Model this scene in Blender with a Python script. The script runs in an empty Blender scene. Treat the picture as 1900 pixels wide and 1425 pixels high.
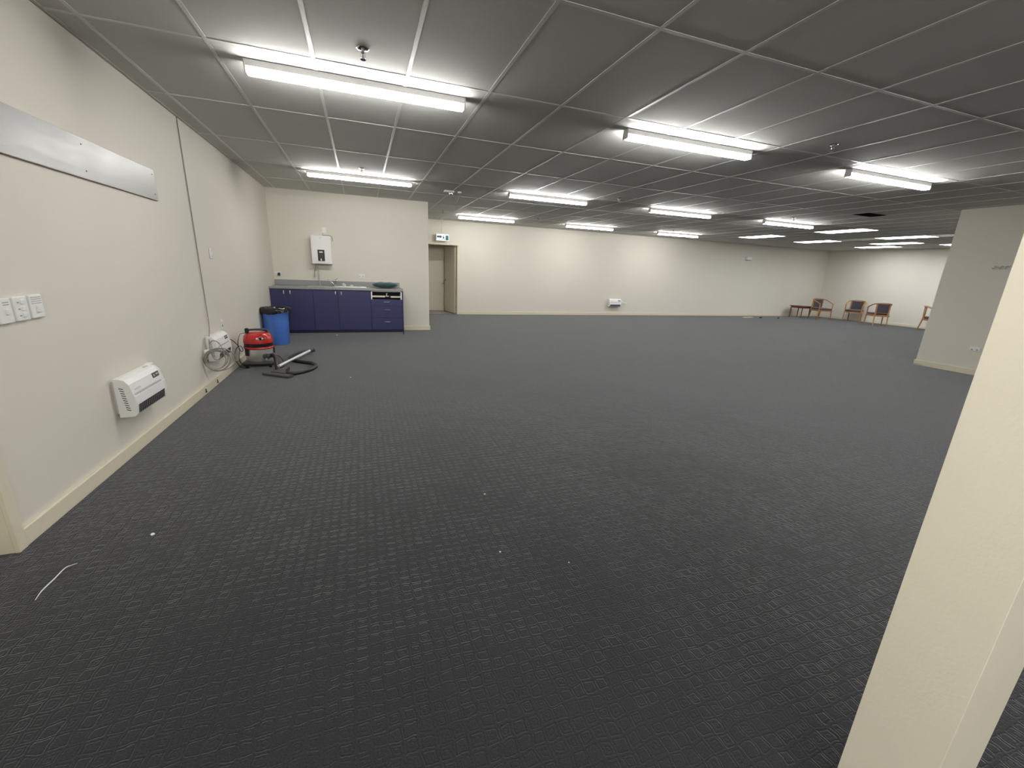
import bpy, bmesh, math, random
from mathutils import Matrix, Vector, noise
random.seed(7)
SC = bpy.context.scene
COL = SC.collection
PI = math.pi
H = 2.648                       # ceiling height

# ------------------------------------------------------------------ camera, world, exposure
cam_d = bpy.data.cameras.new('camera')
cam = bpy.data.objects.new('camera', cam_d)
COL.objects.link(cam)
R0 = Vector((0.9427136, -0.3310310, 0.0413456))
R1 = Vector((-0.0504898, -0.2640859, -0.9631767))
R2 = Vector((0.3297601, 0.9059123, -0.2656711))
M = Matrix((R0, -R1, -R2)).transposed().to_4x4()
M.translation = Vector((1.5901, 0.0001, 1.3737))
cam.matrix_world = M
cam_d.sensor_fit = 'HORIZONTAL'
cam_d.sensor_width = 36.0
cam_d.lens = 768.9 / 1900 * 36.0
cam_d.clip_start = 0.02
SC.camera = cam

world = bpy.data.worlds.new('world')
SC.world = world
world.use_nodes = True
world.node_tree.nodes['Background'].inputs[0].default_value = (0.5, 0.52, 0.55, 1)
world.node_tree.nodes['Background'].inputs[1].default_value = 0.02

SC.view_settings.view_transform = 'Standard'
SC.view_settings.look = 'None'
SC.view_settings.gamma = 1
SC.view_settings.use_curve_mapping = False
SC.view_settings.exposure = 0.5
SC.cycles.max_bounces = 10
SC.cycles.diffuse_bounces = 7
SC.cycles.sample_clamp_indirect = 4
SC.cycles.caustics_reflective = False
SC.cycles.caustics_refractive = False
LAMP = 52.0                      # radiance of the batten diffusers
PANEL = 11.0                      # radiance of the recessed panels

# ------------------------------------------------------------------ materials
def new_mat(name):
    m = bpy.data.materials.new(name)
    m.use_nodes = True
    return m, m.node_tree.nodes, m.node_tree.links, m.node_tree.nodes['Principled BSDF']

def mat(name, col, rough=0.5, metal=0.0, spec=0.5, bump=None, vary=0.0, vscale=6.0, sheen=0.0, coat=0.0):
    """Principled with an optional fine noise bump (scale, strength, distance) and a slight colour variation."""
    m, N, L, b = new_mat(name)
    b.inputs['Base Color'].default_value = (*col, 1)
    b.inputs['Roughness'].default_value = rough
    b.inputs['Metallic'].default_value = metal
    b.inputs['Specular IOR Level'].default_value = spec
    b.inputs['Sheen Weight'].default_value = sheen
    b.inputs['Coat Weight'].default_value = coat
    if bump or vary:
        tc = N.new('ShaderNodeTexCoord')
    if bump:
        n = N.new('ShaderNodeTexNoise'); n.inputs['Scale'].default_value = bump[0]; n.inputs['Detail'].default_value = 3
        L.new(tc.outputs['Object'], n.inputs['Vector'])
        bp = N.new('ShaderNodeBump'); bp.inputs['Strength'].default_value = bump[1]; bp.inputs['Distance'].default_value = bump[2]
        L.new(n.outputs['Fac'], bp.inputs['Height']); L.new(bp.outputs['Normal'], b.inputs['Normal'])
    if vary:
        n2 = N.new('ShaderNodeTexNoise'); n2.inputs['Scale'].default_value = vscale; n2.inputs['Detail'].default_value = 4
        L.new(tc.outputs['Object'], n2.inputs['Vector'])
        mx = N.new('ShaderNodeMix'); mx.data_type = 'RGBA'
        mx.inputs[6].default_value = (*[c * (1 - vary) for c in col], 1)
        mx.inputs[7].default_value = (*[min(1, c * (1 + vary)) for c in col], 1)
        L.new(n2.outputs['Fac'], mx.inputs[0]); L.new(mx.outputs[2], b.inputs['Base Color'])
    return m

def emit(name, col, strength):
    m, N, L, b = new_mat(name)
    b.inputs['Base Color'].default_value = (0.8, 0.8, 0.8, 1)
    b.inputs['Emission Color'].default_value = (*col, 1)
    b.inputs['Emission Strength'].default_value = strength
    b.inputs['Roughness'].default_value = 0.4
    return m

def carpet_material():
    """Charcoal loop-pile carpet with a relief of small rounded squares about 5 cm wide."""
    m, N, L, b = new_mat('carpet')
    def math_(op, a, bb=None, c=None, clamp=False):
        n = N.new('ShaderNodeMath'); n.operation = op; n.use_clamp = clamp
        for i, v in enumerate((a, bb, c)):
            if v is None: continue
            if isinstance(v, (int, float)): n.inputs[i].default_value = v
            else: L.new(v, n.inputs[i])
        return n.outputs[0]
    tc = N.new('ShaderNodeTexCoord')
    wob = N.new('ShaderNodeTexNoise'); wob.inputs['Scale'].default_value = 14; wob.inputs['Detail'].default_value = 2
    L.new(tc.outputs['Object'], wob.inputs['Vector'])
    off = N.new('ShaderNodeVectorMath'); off.operation = 'MULTIPLY_ADD'
    L.new(wob.outputs['Color'], off.inputs[0]); off.inputs[1].default_value = (0.03, 0.03, 0); L.new(tc.outputs['Object'], off.inputs[2])
    sc = N.new('ShaderNodeVectorMath'); sc.operation = 'SCALE'; L.new(off.outputs[0], sc.inputs[0]); sc.inputs['Scale'].default_value = 1 / 0.046
    fl = N.new('ShaderNodeVectorMath'); fl.operation = 'FLOOR'; L.new(sc.outputs[0], fl.inputs[0])
    fr = N.new('ShaderNodeVectorMath'); fr.operation = 'FRACTION'; L.new(sc.outputs[0], fr.inputs[0])
    wn = N.new('ShaderNodeTexWhiteNoise'); wn.noise_dimensions = '2D'; L.new(fl.outputs[0], wn.inputs['Vector'])
    sep = N.new('ShaderNodeSeparateXYZ'); L.new(fr.outputs[0], sep.inputs[0])
    rs = N.new('ShaderNodeSeparateColor'); L.new(wn.outputs['Color'], rs.inputs[0])
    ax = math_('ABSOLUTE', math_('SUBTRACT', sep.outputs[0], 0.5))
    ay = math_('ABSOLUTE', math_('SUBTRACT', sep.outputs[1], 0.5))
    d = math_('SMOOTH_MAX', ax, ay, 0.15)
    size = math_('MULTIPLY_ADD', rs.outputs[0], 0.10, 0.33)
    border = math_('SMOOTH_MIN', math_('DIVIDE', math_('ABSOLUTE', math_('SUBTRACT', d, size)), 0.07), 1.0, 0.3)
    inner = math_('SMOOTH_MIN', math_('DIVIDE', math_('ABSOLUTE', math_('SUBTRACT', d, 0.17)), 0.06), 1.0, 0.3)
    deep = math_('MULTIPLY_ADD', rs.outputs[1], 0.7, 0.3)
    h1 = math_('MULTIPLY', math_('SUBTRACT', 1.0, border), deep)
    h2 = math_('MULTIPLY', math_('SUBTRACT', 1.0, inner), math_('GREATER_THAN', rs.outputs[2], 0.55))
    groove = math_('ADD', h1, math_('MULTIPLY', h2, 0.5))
    fine = N.new('ShaderNodeTexNoise'); fine.inputs['Scale'].default_value = 210; fine.inputs['Detail'].default_value = 2
    L.new(tc.outputs['Object'], fine.inputs['Vector'])
    big = N.new('ShaderNodeTexNoise'); big.inputs['Scale'].default_value = 1.1; big.inputs['Detail'].default_value = 5
    L.new(tc.outputs['Object'], big.inputs['Vector'])
    amp = math_('MULTIPLY_ADD', big.outputs['Fac'], 1.6, 0.05, clamp=True)
    height = math_('SUBTRACT', math_('MULTIPLY', fine.outputs['Fac'], 0.55), math_('MULTIPLY', groove, amp))
    bp = N.new('ShaderNodeBump'); bp.inputs['Strength'].default_value = 0.58; bp.inputs['Distance'].default_value = 0.0045
    L.new(height, bp.inputs['Height']); L.new(bp.outputs['Normal'], b.inputs['Normal'])
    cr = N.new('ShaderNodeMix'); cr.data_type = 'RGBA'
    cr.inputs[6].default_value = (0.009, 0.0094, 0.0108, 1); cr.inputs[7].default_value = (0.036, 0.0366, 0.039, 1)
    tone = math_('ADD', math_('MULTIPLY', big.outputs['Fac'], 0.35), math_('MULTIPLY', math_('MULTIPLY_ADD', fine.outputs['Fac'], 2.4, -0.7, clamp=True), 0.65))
    L.new(math_('MULTIPLY', tone, math_('MULTIPLY_ADD', groove, -0.45, 1.0, clamp=True)), cr.inputs[0])  # occlusion shade of the grooves painted into the base colour
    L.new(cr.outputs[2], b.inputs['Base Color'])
    b.inputs['Roughness'].default_value = 0.95
    b.inputs['Specular IOR Level'].default_value = 0.12
    b.inputs['Sheen Weight'].default_value = 0.42
    b.inputs['Sheen Roughness'].default_value = 0.41
    b.inputs['Sheen Tint'].default_value = (0.94, 0.965, 1.0, 1)
    return m

def speckle(name, c1, c2, scale, rough, thresh=(0.4, 0.6)):
    m, N, L, b = new_mat(name)
    tc = N.new('ShaderNodeTexCoord')
    n = N.new('ShaderNodeTexNoise'); n.inputs['Scale'].default_value = scale; n.inputs['Detail'].default_value = 5
    L.new(tc.outputs['Object'], n.inputs['Vector'])
    r = N.new('ShaderNodeValToRGB')
    r.color_ramp.elements[0].position = thresh[0]; r.color_ramp.elements[0].color = (*c1, 1)
    r.color_ramp.elements[1].position = thresh[1]; r.color_ramp.elements[1].color = (*c2, 1)
    L.new(n.outputs['Fac'], r.inputs[0]); L.new(r.outputs[0], b.inputs['Base Color'])
    b.inputs['Roughness'].default_value = rough
    return m

def wood(name, c1, c2):
    m, N, L, b = new_mat(name)
    tc = N.new('ShaderNodeTexCoord')
    mp = N.new('ShaderNodeMapping'); mp.inputs['Scale'].default_value = (22, 22, 3)
    L.new(tc.outputs['Object'], mp.inputs[0])
    n = N.new('ShaderNodeTexNoise'); n.inputs['Scale'].default_value = 3; n.inputs['Detail'].default_value = 6
    L.new(mp.outputs[0], n.inputs['Vector'])
    mx = N.new('ShaderNodeMix'); mx.data_type = 'RGBA'
    mx.inputs[6].default_value = (*c1, 1); mx.inputs[7].default_value = (*c2, 1)
    L.new(n.outputs['Fac'], mx.inputs[0]); L.new(mx.outputs[2], b.inputs['Base Color'])
    b.inputs['Roughness'].default_value = 0.32
    return m

def brushed(name, col, rough, aniso_axis):
    """Worn satin metal with faint streaks and scratches."""
    m, N, L, b = new_mat(name)
    tc = N.new('ShaderNodeTexCoord')
    mp = N.new('ShaderNodeMapping'); mp.inputs['Scale'].default_value = aniso_axis
    L.new(tc.outputs['Object'], mp.inputs[0])
    n = N.new('ShaderNodeTexNoise'); n.inputs['Scale'].default_value = 8; n.inputs['Detail'].default_value = 6
    L.new(mp.outputs[0], n.inputs['Vector'])
    mr = N.new('ShaderNodeMapRange'); mr.inputs['To Min'].default_value = rough * 0.75; mr.inputs['To Max'].default_value = rough * 1.3
    L.new(n.outputs['Fac'], mr.inputs[0]); L.new(mr.outputs[0], b.inputs['Roughness'])
    bp = N.new('ShaderNodeBump'); bp.inputs['Strength'].default_value = 0.25; bp.inputs['Distance'].default_value = 0.003
    L.new(n.outputs['Fac'], bp.inputs['Height']); L.new(bp.outputs['Normal'], b.inputs['Normal'])
    b.inputs['Base Color'].default_value = (*col, 1)
    b.inputs['Metallic'].default_value = 0.12
    b.inputs['Specular IOR Level'].default_value = 0.5
    return m

WALL = mat('cream wall paint', (0.70, 0.668, 0.59), 0.62, spec=0.35, bump=(160, 0.22, 0.002), vary=0.025, vscale=1.3)
TRIM = mat('cream gloss trim paint', (0.72, 0.665, 0.52), 0.38, bump=(60, 0.08, 0.001), vary=0.03, vscale=9)
PILLAR = mat('cream rolled pillar paint', (0.87, 0.81, 0.665), 0.5, bump=(120, 0.25, 0.002), vary=0.03, vscale=5)
TILE = mat('mineral fibre tile', (0.60, 0.60, 0.575), 0.85, spec=0.2, bump=(230, 0.35, 0.002), vary=0.02, vscale=40)
TBAR = mat('white enamelled grid', (0.70, 0.70, 0.68), 0.42)
DARK = mat('dark void', (0.006, 0.006, 0.006), 0.9, spec=0.05)
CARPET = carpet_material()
VINYL = speckle('grey vinyl', (0.28, 0.27, 0.25), (0.36, 0.35, 0.32), 20, 0.4)
WHITE = mat('white powder coat', (0.82, 0.82, 0.81), 0.35)
PLASTIC = mat('white plastic', (0.80, 0.80, 0.78), 0.4)
OFFWHITE = mat('grey white plastic', (0.60, 0.60, 0.58), 0.45)
GREYGRILLE = mat('dark grey grille', (0.10, 0.10, 0.105), 0.5)
GREYMARK = mat('grey print', (0.30, 0.30, 0.32), 0.5)
BLACK = mat('black plastic', (0.012, 0.012, 0.013), 0.4)
RUBBER = mat('black ribbed rubber', (0.014, 0.014, 0.015), 0.5, bump=(90, 0.3, 0.003))
CHARCOAL = mat('charcoal plastic', (0.06, 0.061, 0.064), 0.42)
NAVY = mat('navy laminate', (0.031, 0.032, 0.105), 0.36, bump=(300, 0.05, 0.001), vary=0.05, vscale=12)
NAVYDARK = mat('navy kickboard laminate', (0.018, 0.018, 0.06), 0.45)
BENCH = speckle('grey speckled laminate', (0.25, 0.25, 0.252), (0.33, 0.33, 0.332), 75, 0.3)
STEEL = mat('stainless steel', (0.50, 0.50, 0.49), 0.42, metal=1.0, bump=(40, 0.05, 0.001))
SATIN = mat('satin bright metal', (0.86, 0.86, 0.87), 0.3, metal=0.5)
DRUM = mat('polished steel drum', (0.80, 0.79, 0.76), 0.3, metal=0.75)
CHROME = mat('chrome', (0.85, 0.85, 0.86), 0.08, metal=1.0)
ALU = mat('aluminium strip', (0.25, 0.25, 0.26), 0.4, metal=0.6)
PLATE = brushed('worn grey metal sheet', (0.37, 0.37, 0.365), 0.36, (1, 0.5, 4))
RED = mat('red gloss plastic', (0.50, 0.022, 0.02), 0.22, coat=0.3)
BLUE = mat('blue bin plastic', (0.075, 0.19, 0.60), 0.36, vary=0.06, vscale=8)
BAG = mat('black bin liner film', (0.012, 0.012, 0.013), 0.16)
TEAL = mat('dark teal cushion fabric', (0.008, 0.055, 0.058), 0.75, sheen=0.3, vary=0.2, vscale=12)
OAK = wood('honey stained timber', (0.30, 0.135, 0.05), (0.46, 0.24, 0.10))
REDWOOD = wood('red brown stained timber', (0.13, 0.04, 0.025), (0.22, 0.075, 0.04))
FABRIC = mat('slate purple upholstery', (0.050, 0.045, 0.056), 0.85, bump=(350, 0.3, 0.002), sheen=0.2, vary=0.15, vscale=25)
DIFF = emit('lit batten diffuser', (1.0, 0.985, 0.955), LAMP)
PANELM = emit('lit panel diffuser', (0.97, 0.985, 1.0), PANEL)
PANELOFF = mat('unlit panel diffuser', (0.82, 0.87, 0.90), 0.12)
SIGNLIT = emit('lit sign face', (0.90, 0.98, 1.0), 0.72)
SIGNGREEN = mat('sign green print', (0.006, 0.12, 0.11), 0.5)
CLEAR = mat('crumpled clear film', (0.55, 0.56, 0.57), 0.15)
CABLE = mat('grey cable sheath', (0.27, 0.25, 0.225), 0.5)
DOORP = mat('beige door paint', (0.74, 0.69, 0.57), 0.42, bump=(90, 0.1, 0.001))
PAPER = mat('white paper scrap', (0.80, 0.80, 0.78), 0.7)
REDPRINT = mat('brown red label print', (0.12, 0.03, 0.025), 0.4)
BRASS = mat('worn brass', (0.42, 0.30, 0.12), 0.35, metal=0.9)
COPPER = mat('aged copper pipe', (0.42, 0.27, 0.18), 0.35, metal=0.7)

# ------------------------------------------------------------------ mesh builder
def catmull(pts, sub, closed=False):
    P = [Vector(p) for p in pts]; n = len(P); out = []
    rng = range(n if closed else n - 1)
    for i in rng:
        if closed: a, b, c, d = P[(i - 1) % n], P[i], P[(i + 1) % n], P[(i + 2) % n]
        else: a, b, c, d = P[max(i - 1, 0)], P[i], P[i + 1], P[min(i + 2, n - 1)]
        for k in range(sub):
            t = k / sub
            out.append(0.5 * ((2 * b) + (c - a) * t + (2 * a - 5 * b + 4 * c - d) * t * t + (3 * b - a - 3 * c + d) * t ** 3))
    if not closed: out.append(P[-1])
    return out

class MB:
    def __init__(s): s.bm = bmesh.new()
    def box(s, x0, x1, y0, y1, z0, z1, bev=0.0, mx=None, seg=2):
        r = bmesh.ops.create_cube(s.bm, size=1.0)
        vs = r['verts']
        for v in vs:
            v.co = Vector(((x0 + x1) / 2 + v.co.x * (x1 - x0), (y0 + y1) / 2 + v.co.y * (y1 - y0), (z0 + z1) / 2 + v.co.z * (z1 - z0)))
        if bev > 0:
            es = list({e for v in vs for e in v.link_edges})
            rb = bmesh.ops.bevel(s.bm, geom=es, offset=bev, segments=seg, affect='EDGES', profile=0.5)
            vs = list(set(rb['verts']) | {v for v in vs if v.is_valid})
        if mx is not None:
            for v in vs: v.co = mx @ v.co
        return s
    def ring_loft(s, rings, caps=True, closed=False):
        """rings: lists of points with equal counts"""
        R = [[s.bm.verts.new(p) for p in r] for r in rings]
        n = len(R[0]); m = len(R)
        for i in range(m if closed else m - 1):
            a, b = R[i], R[(i + 1) % m]
            for k in range(n):
                s.bm.faces.new((a[k], a[(k + 1) % n], b[(k + 1) % n], b[k]))
        if caps and not closed:
            s.bm.faces.new(list(reversed(R[0]))); s.bm.faces.new(R[-1])
        return s
    def tube(s, pts, r, n=8, closed=False, sub=0, rads=None, flat=None):
        P = catmull(pts, sub, closed) if sub else [Vector(p) for p in pts]
        m = len(P); rings = []
        up = None
        for i, p in enumerate(P):
            if closed: t = (P[(i + 1) % m] - P[i - 1])
            else: t = P[min(i + 1, m - 1)] - P[max(i - 1, 0)]
            if t.length < 1e-9: t = Vector((0, 0, 1))
            t.normalize()
            if up is None:
                up = Vector((0, 0, 1)) if abs(t.z) < 0.95 else Vector((1, 0, 0))
            x = t.cross(up)
            if x.length < 1e-6: x = t.orthogonal()
            x.normalize(); y = x.cross(t); up = y
            rr = r
            if rads:
                f = i / (m - 1) * (len(rads) - 1); k = min(int(f), len(rads) - 2); rr = rads[k] * (1 - (f - k)) + rads[k + 1] * (f - k)
            fx, fy = flat or (1, 1)
            rings.append([p + x * math.cos(2 * PI * k / n) * rr * fx + y * math.sin(2 * PI * k / n) * rr * fy for k in range(n)])
        return s.ring_loft(rings, True, closed)
    def cyl(s, p0, p1, r0, r1=None, n=20):
        p0, p1 = Vector(p0), Vector(p1); r1 = r0 if r1 is None else r1
        t = (p1 - p0).normalized(); x = t.orthogonal().normalized(); y = t.cross(x)
        return s.ring_loft([[p + x * math.cos(2 * PI * k / n) * r + y * math.sin(2 * PI * k / n) * r for k in range(n)] for p, r in ((p0, r0), (p1, r1))])
    def lathe(s, prof, c=(0, 0, 0), n=32, closed_caps=True):
        c = Vector(c)
        return s.ring_loft([[c + Vector((r * math.cos(2 * PI * k / n), r * math.sin(2 * PI * k / n), z)) for k in range(n)] for r, z in prof], closed_caps)
    def prism(s, poly, a0, a1, f):
        """poly: 2D points, f(u, v, a) -> 3D point"""
        return s.ring_loft([[f(u, v, a) for u, v in poly] for a in (a0, a1)])
    def build(s, name, m, parent=None, loc=None, rotz=0.0, smooth=False):
        bmesh.ops.recalc_face_normals(s.bm, faces=s.bm.faces)
        me = bpy.data.meshes.new(name)
        s.bm.to_mesh(me); s.bm.free()
        me.materials.append(m)
        if smooth:
            for p in me.polygons: p.use_smooth = True
            me.set_sharp_from_angle(angle=math.radians(40))
        o = bpy.data.objects.new(name, me)
        COL.objects.link(o)
        if parent is not None: o.parent = parent
        if loc is not None: o.location = loc
        o.rotation_euler.z = rotz
        return o

def tag(o, label, cat, group=None, kind=None):
    if label: o['label'] = label
    if cat: o['category'] = cat
    if group: o['group'] = group
    if kind: o['kind'] = kind
    return o
def empty(name, loc, label, cat, rotz=0.0, group=None, kind=None):
    o = bpy.data.objects.new(name, None); COL.objects.link(o)
    o.location = loc; o.rotation_euler.z = rotz; o.empty_display_size = 0.1
    return tag(o, label, cat, group, kind)
def copy_tree(o, parent=None):
    c = o.copy(); COL.objects.link(c)
    if parent is not None: c.parent = parent
    for ch in list(o.children): copy_tree(ch, c)
    return c
def struct(o, label, cat):
    return tag(o, label, cat, kind='structure')

# ------------------------------------------------------------------ room shell
XR, YB, YK, XK, XP, YP, YF = 19.75, 12.506, 9.33, 2.966, 11.12, 4.56, -5.4
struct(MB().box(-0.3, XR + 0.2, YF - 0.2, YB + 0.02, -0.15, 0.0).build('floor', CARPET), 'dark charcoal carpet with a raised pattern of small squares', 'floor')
struct(MB().box(2.9, 5.3, YB + 0.02, 13.8, -0.15, -0.002).build('floor_corridor', VINYL), 'pale grey vinyl floor behind the open doorway', 'floor')

w = MB()
D0, D1, DH = 1.45, 2.325, 2.05         # door opening in the left wall
w.box(-0.16, 0, D1, YK + 0.1, 0, H + 0.06).box(-0.16, 0, YF, D0, 0, H + 0.06).box(-0.16, 0, D0, D1, DH, H + 0.06)
struct(w.build('wall_left', WALL), 'long cream wall on the left with heaters and a metal sheet', 'wall')
struct(MB().box(0, XK, YK, YK + 0.1, 0, H + 0.06).box(XK - 0.1, XK, YK + 0.1, YB, 0, H + 0.06).build('wall_kitchen', WALL), 'cream wall behind the blue kitchenette', 'wall')
DX0, DX1, DZ = 3.40, 4.285, 2.0
struct(MB().box(XK, DX0, YB, YB + 0.12, 0, H + 0.06).box(DX1, XR, YB, YB + 0.12, 0, H + 0.06).box(DX0, DX1, YB, YB + 0.12, DZ, H + 0.06).build('wall_back', WALL), 'long cream far wall with one doorway', 'wall')
struct(MB().box(XR, XR + 0.12, YP, YB + 0.12, 0, H + 0.06).build('wall_right', WALL), 'cream end wall behind the armchairs', 'wall')
struct(MB().box(XP, XP + 0.14, YF, YP, 0, H + 0.06).box(XP + 0.14, XR, YP - 0.14, YP, 0, H + 0.06).build('wall_partition', WALL), 'shaded grey cream partition wall at right with one socket', 'wall')
struct(MB().box(-0.16, XP + 0.14, YF - 0.12, YF, 0, H + 0.06).build('wall_front', WALL), 'cream wall behind the viewpoint', 'wall')
# room behind the doorway
struct(MB().box(2.9, 5.3, 13.62, 13.72, 0, 2.5).box(2.9, 3.0, YB + 0.12, 13.62, 0, 2.5).box(5.2, 5.3, YB + 0.12, 13.62, 0, 2.5).box(2.9, 5.3, YB + 0.12, 13.72, 2.5, 2.56).build('wall_corridor', WALL), 'beige lobby walls seen through the doorway', 'wall')

# pillar close to the camera
p = MB().box(2.69, 2.877, 0.279, 0.432, 0, H + 0.01, bev=0.0012)
pil = struct(p.build('pillar', PILLAR), 'cream square pillar close by at the right edge', 'pillar')
MB().tube([(2.688, 0.392, 0.205), (2.6878, 0.385, 0.19), (2.6878, 0.374, 0.172), (2.688, 0.37, 0.168)], 0.0012, 5, sub=3).build('scratch', GREYMARK, pil)

# ------------------------------------------------------------------ baseboards, trims
def skirt(name, x0, x1, y0, y1, label, h=0.09):
    return struct(MB().box(x0, x1, y0, y1, 0, h, bev=0.004).build(name, TRIM), label, 'baseboard')
T = 0.018
bl = skirt('baseboard_left', 0, T, 2.365, YK, 'cream skirting along the left wall')
skirt('baseboard_kitchen', 2.36, XK + T, YK - T, YK, 'short cream skirting right of the blue cabinets')
skirt('baseboard_nib', XK, XK + T, YK, YB, 'cream skirting around the corner beside the doorway')
skirt('baseboard_back', DX1 + 0.05, XR, YB - T, YB, 'cream skirting along the far wall')
skirt('baseboard_right', XR - T, XR, YP, YB - T, 'cream skirting along the end wall behind the armchairs')
pb = struct(MB().box(XP - T, XP, YF, 4.44, 0, 0.095, bev=0.004).box(XP - T, XP, 4.44, YP + T, 0.018, 0.095, bev=0.004).box(XP, XR, YP, YP + T, 0, 0.095, bev=0.004).build('baseboard_partition', TRIM), 'cream skirting on the grey partition at right', 'baseboard')
skirt('baseboard_front', 0, XP, YF, YF + T, 'cream skirting behind the viewpoint')
# dark cable clips on the left skirting
for yy, lab in ((4.905, 'small black clip on the skirting nearer the camera'), (5.285, 'small black clip on the skirting nearer the vacuum cleaner')):
    tag(MB().box(0.018, 0.026, -0.012, 0.012, 0.022, 0.034).box(0.018, 0.024, -0.004, 0.004, 0.034, 0.06).build('cable_clip', BLACK, loc=(0, yy, 0)), lab, 'clip', 'clips on the left skirting')

# left door (only its frame is in view)
df = empty('door_1', (0, (D0 + D1) / 2, 0), 'cream door frame at the left edge', 'door', kind='structure')
c = (D0 + D1) / 2; hw = (D1 - D0) / 2
MB().box(0, 0.02, hw - 0.012, hw + 0.042, 0, DH + 0.042, bev=0.003).box(0, 0.02, -hw - 0.042, -hw + 0.012, 0, DH + 0.042, bev=0.003).box(0, 0.02, -hw + 0.012, hw - 0.012, DH - 0.012, DH + 0.042, bev=0.003).build('architrave', TRIM, df)
MB().box(-0.16, 0.0, hw - 0.006, hw, 0, DH).box(-0.16, 0.0, -hw, -hw + 0.006, 0, DH).box(-0.16, 0.0, -hw + 0.006, hw - 0.006, DH - 0.006, DH).build('jamb', TRIM, df)
MB().box(-0.15, -0.11, -hw + 0.01, hw - 0.01, 0.008, DH - 0.01).build('door_leaf', DOORP, df)
MB().cyl((-0.11, -hw + 0.07, 1.0), (-0.06, -hw + 0.07, 1.0), 0.025).cyl((-0.06, -hw + 0.06, 1.0), (-0.06, -hw + 0.18, 1.0), 0.009).build('door_handle', STEEL, df)

# doorway in the far wall, with its leaf swung open into the lobby
dr = empty('door_2', (DX1, YB, 0), 'open beige door in the far wall under the exit sign', 'door', kind='structure')
wd = DX1 - DX0
MB().box(-0.008, 0.045, -0.018, 0, 0, DZ + 0.045, bev=0.003).box(-wd - 0.045, -wd + 0.008, -0.018, 0, 0, DZ + 0.045, bev=0.003).box(-wd + 0.008, -0.008, -0.018, 0, DZ - 0.008, DZ + 0.045, bev=0.003).build('architrave', TRIM, dr)
MB().box(-0.02, 0, 0, 0.13, 0, DZ).box(-wd, -wd + 0.02, 0, 0.13, 0, DZ).box(-wd + 0.02, -0.02, 0, 0.13, DZ - 0.02, DZ).build('jamb', TRIM, dr)
leaf = MB().box(-0.84, 0, -0.038, 0, 0.012, DZ - 0.03).build('door_leaf', DOORP, dr, loc=(-0.024, 0.15, 0), rotz=-PI / 2 + math.radians(10))
for zz in (0.22, 1.0, 1.78):
    MB().cyl((0, 0.006, zz - 0.05), (0, 0.006, zz + 0.05), 0.008, n=10).build('hinge', BRASS, leaf)
MB().cyl((-0.77, -0.038, 0.98), (-0.77, -0.085, 0.98), 0.024).cyl((-0.77, -0.08, 0.98), (-0.65, -0.08, 0.98), 0.009, n=10).build('door_handle', STEEL, leaf)
MB().box(-wd, 0, 0.0, 0.05, 0, 0.004).build('threshold', ALU, dr)
d3 = empty('door_3', (3.79, 13.62, 0), 'closed beige door inside the lobby beyond the doorway', 'door', kind='structure')
MB().box(-0.46, -0.40, -0.02, 0, 0, 2.1).box(0.40, 0.46, -0.02, 0, 0, 2.1).box(-0.40, 0.40, -0.02, 0, 2.04, 2.1).build('door_frame', TRIM, d3)
MB().box(-0.40, 0.40, -0.012, 0, 0.01, 2.04).build('door_leaf', DOORP, d3)
MB().cyl((0.33, -0.012, 0.86), (0.33, -0.06, 0.86), 0.022).cyl((0.33, -0.055, 0.86), (0.22, -0.055, 0.86), 0.009, n=10).build('door_handle', STEEL, d3)
MB().box(-0.9, -0.46, -0.018, 0, 0, 0.09).box(0.46, 1.4, -0.018, 0, 0, 0.09).build('baseboard', TRIM, d3)

# ------------------------------------------------------------------ suspended ceiling
ceil = struct(MB().box(-0.16, XR + 0.12, YF - 0.12, YB + 0.12, H + 0.06, H + 0.10).build('ceiling', DARK), 'suspended ceiling of grey white tiles in a white grid', 'ceiling')
GX = [0.167 + 0.6 * k for k in range(33)]
GY = [3.449 + 1.2 * j for j in range(-7, 8)]
def cells():
    xs = [0.0] + GX + [XR]; ys = [YF] + GY + [YB]
    for i in range(len(xs) - 1):
        for j in range(len(ys) - 1):
            yield i, j, xs[i], xs[i + 1], ys[j], ys[j + 1]
panels_lit = [(12.767, 7.049), (15.167, 9.449), (12.767, 9.449), (15.167, 7.049), (16.967, 8.249), (18.167, 9.449), (18.167, 7.049)]
panels_off = [(15.167, 8.249), (15.167, 5.849)]
def is_panel(x, y): return any(abs(x - a) < 0.05 and abs(y - b) < 0.05 for a, b in panels_lit + panels_off)
tile_mesh = {}
hidden = MB()
ntile = 0
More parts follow.
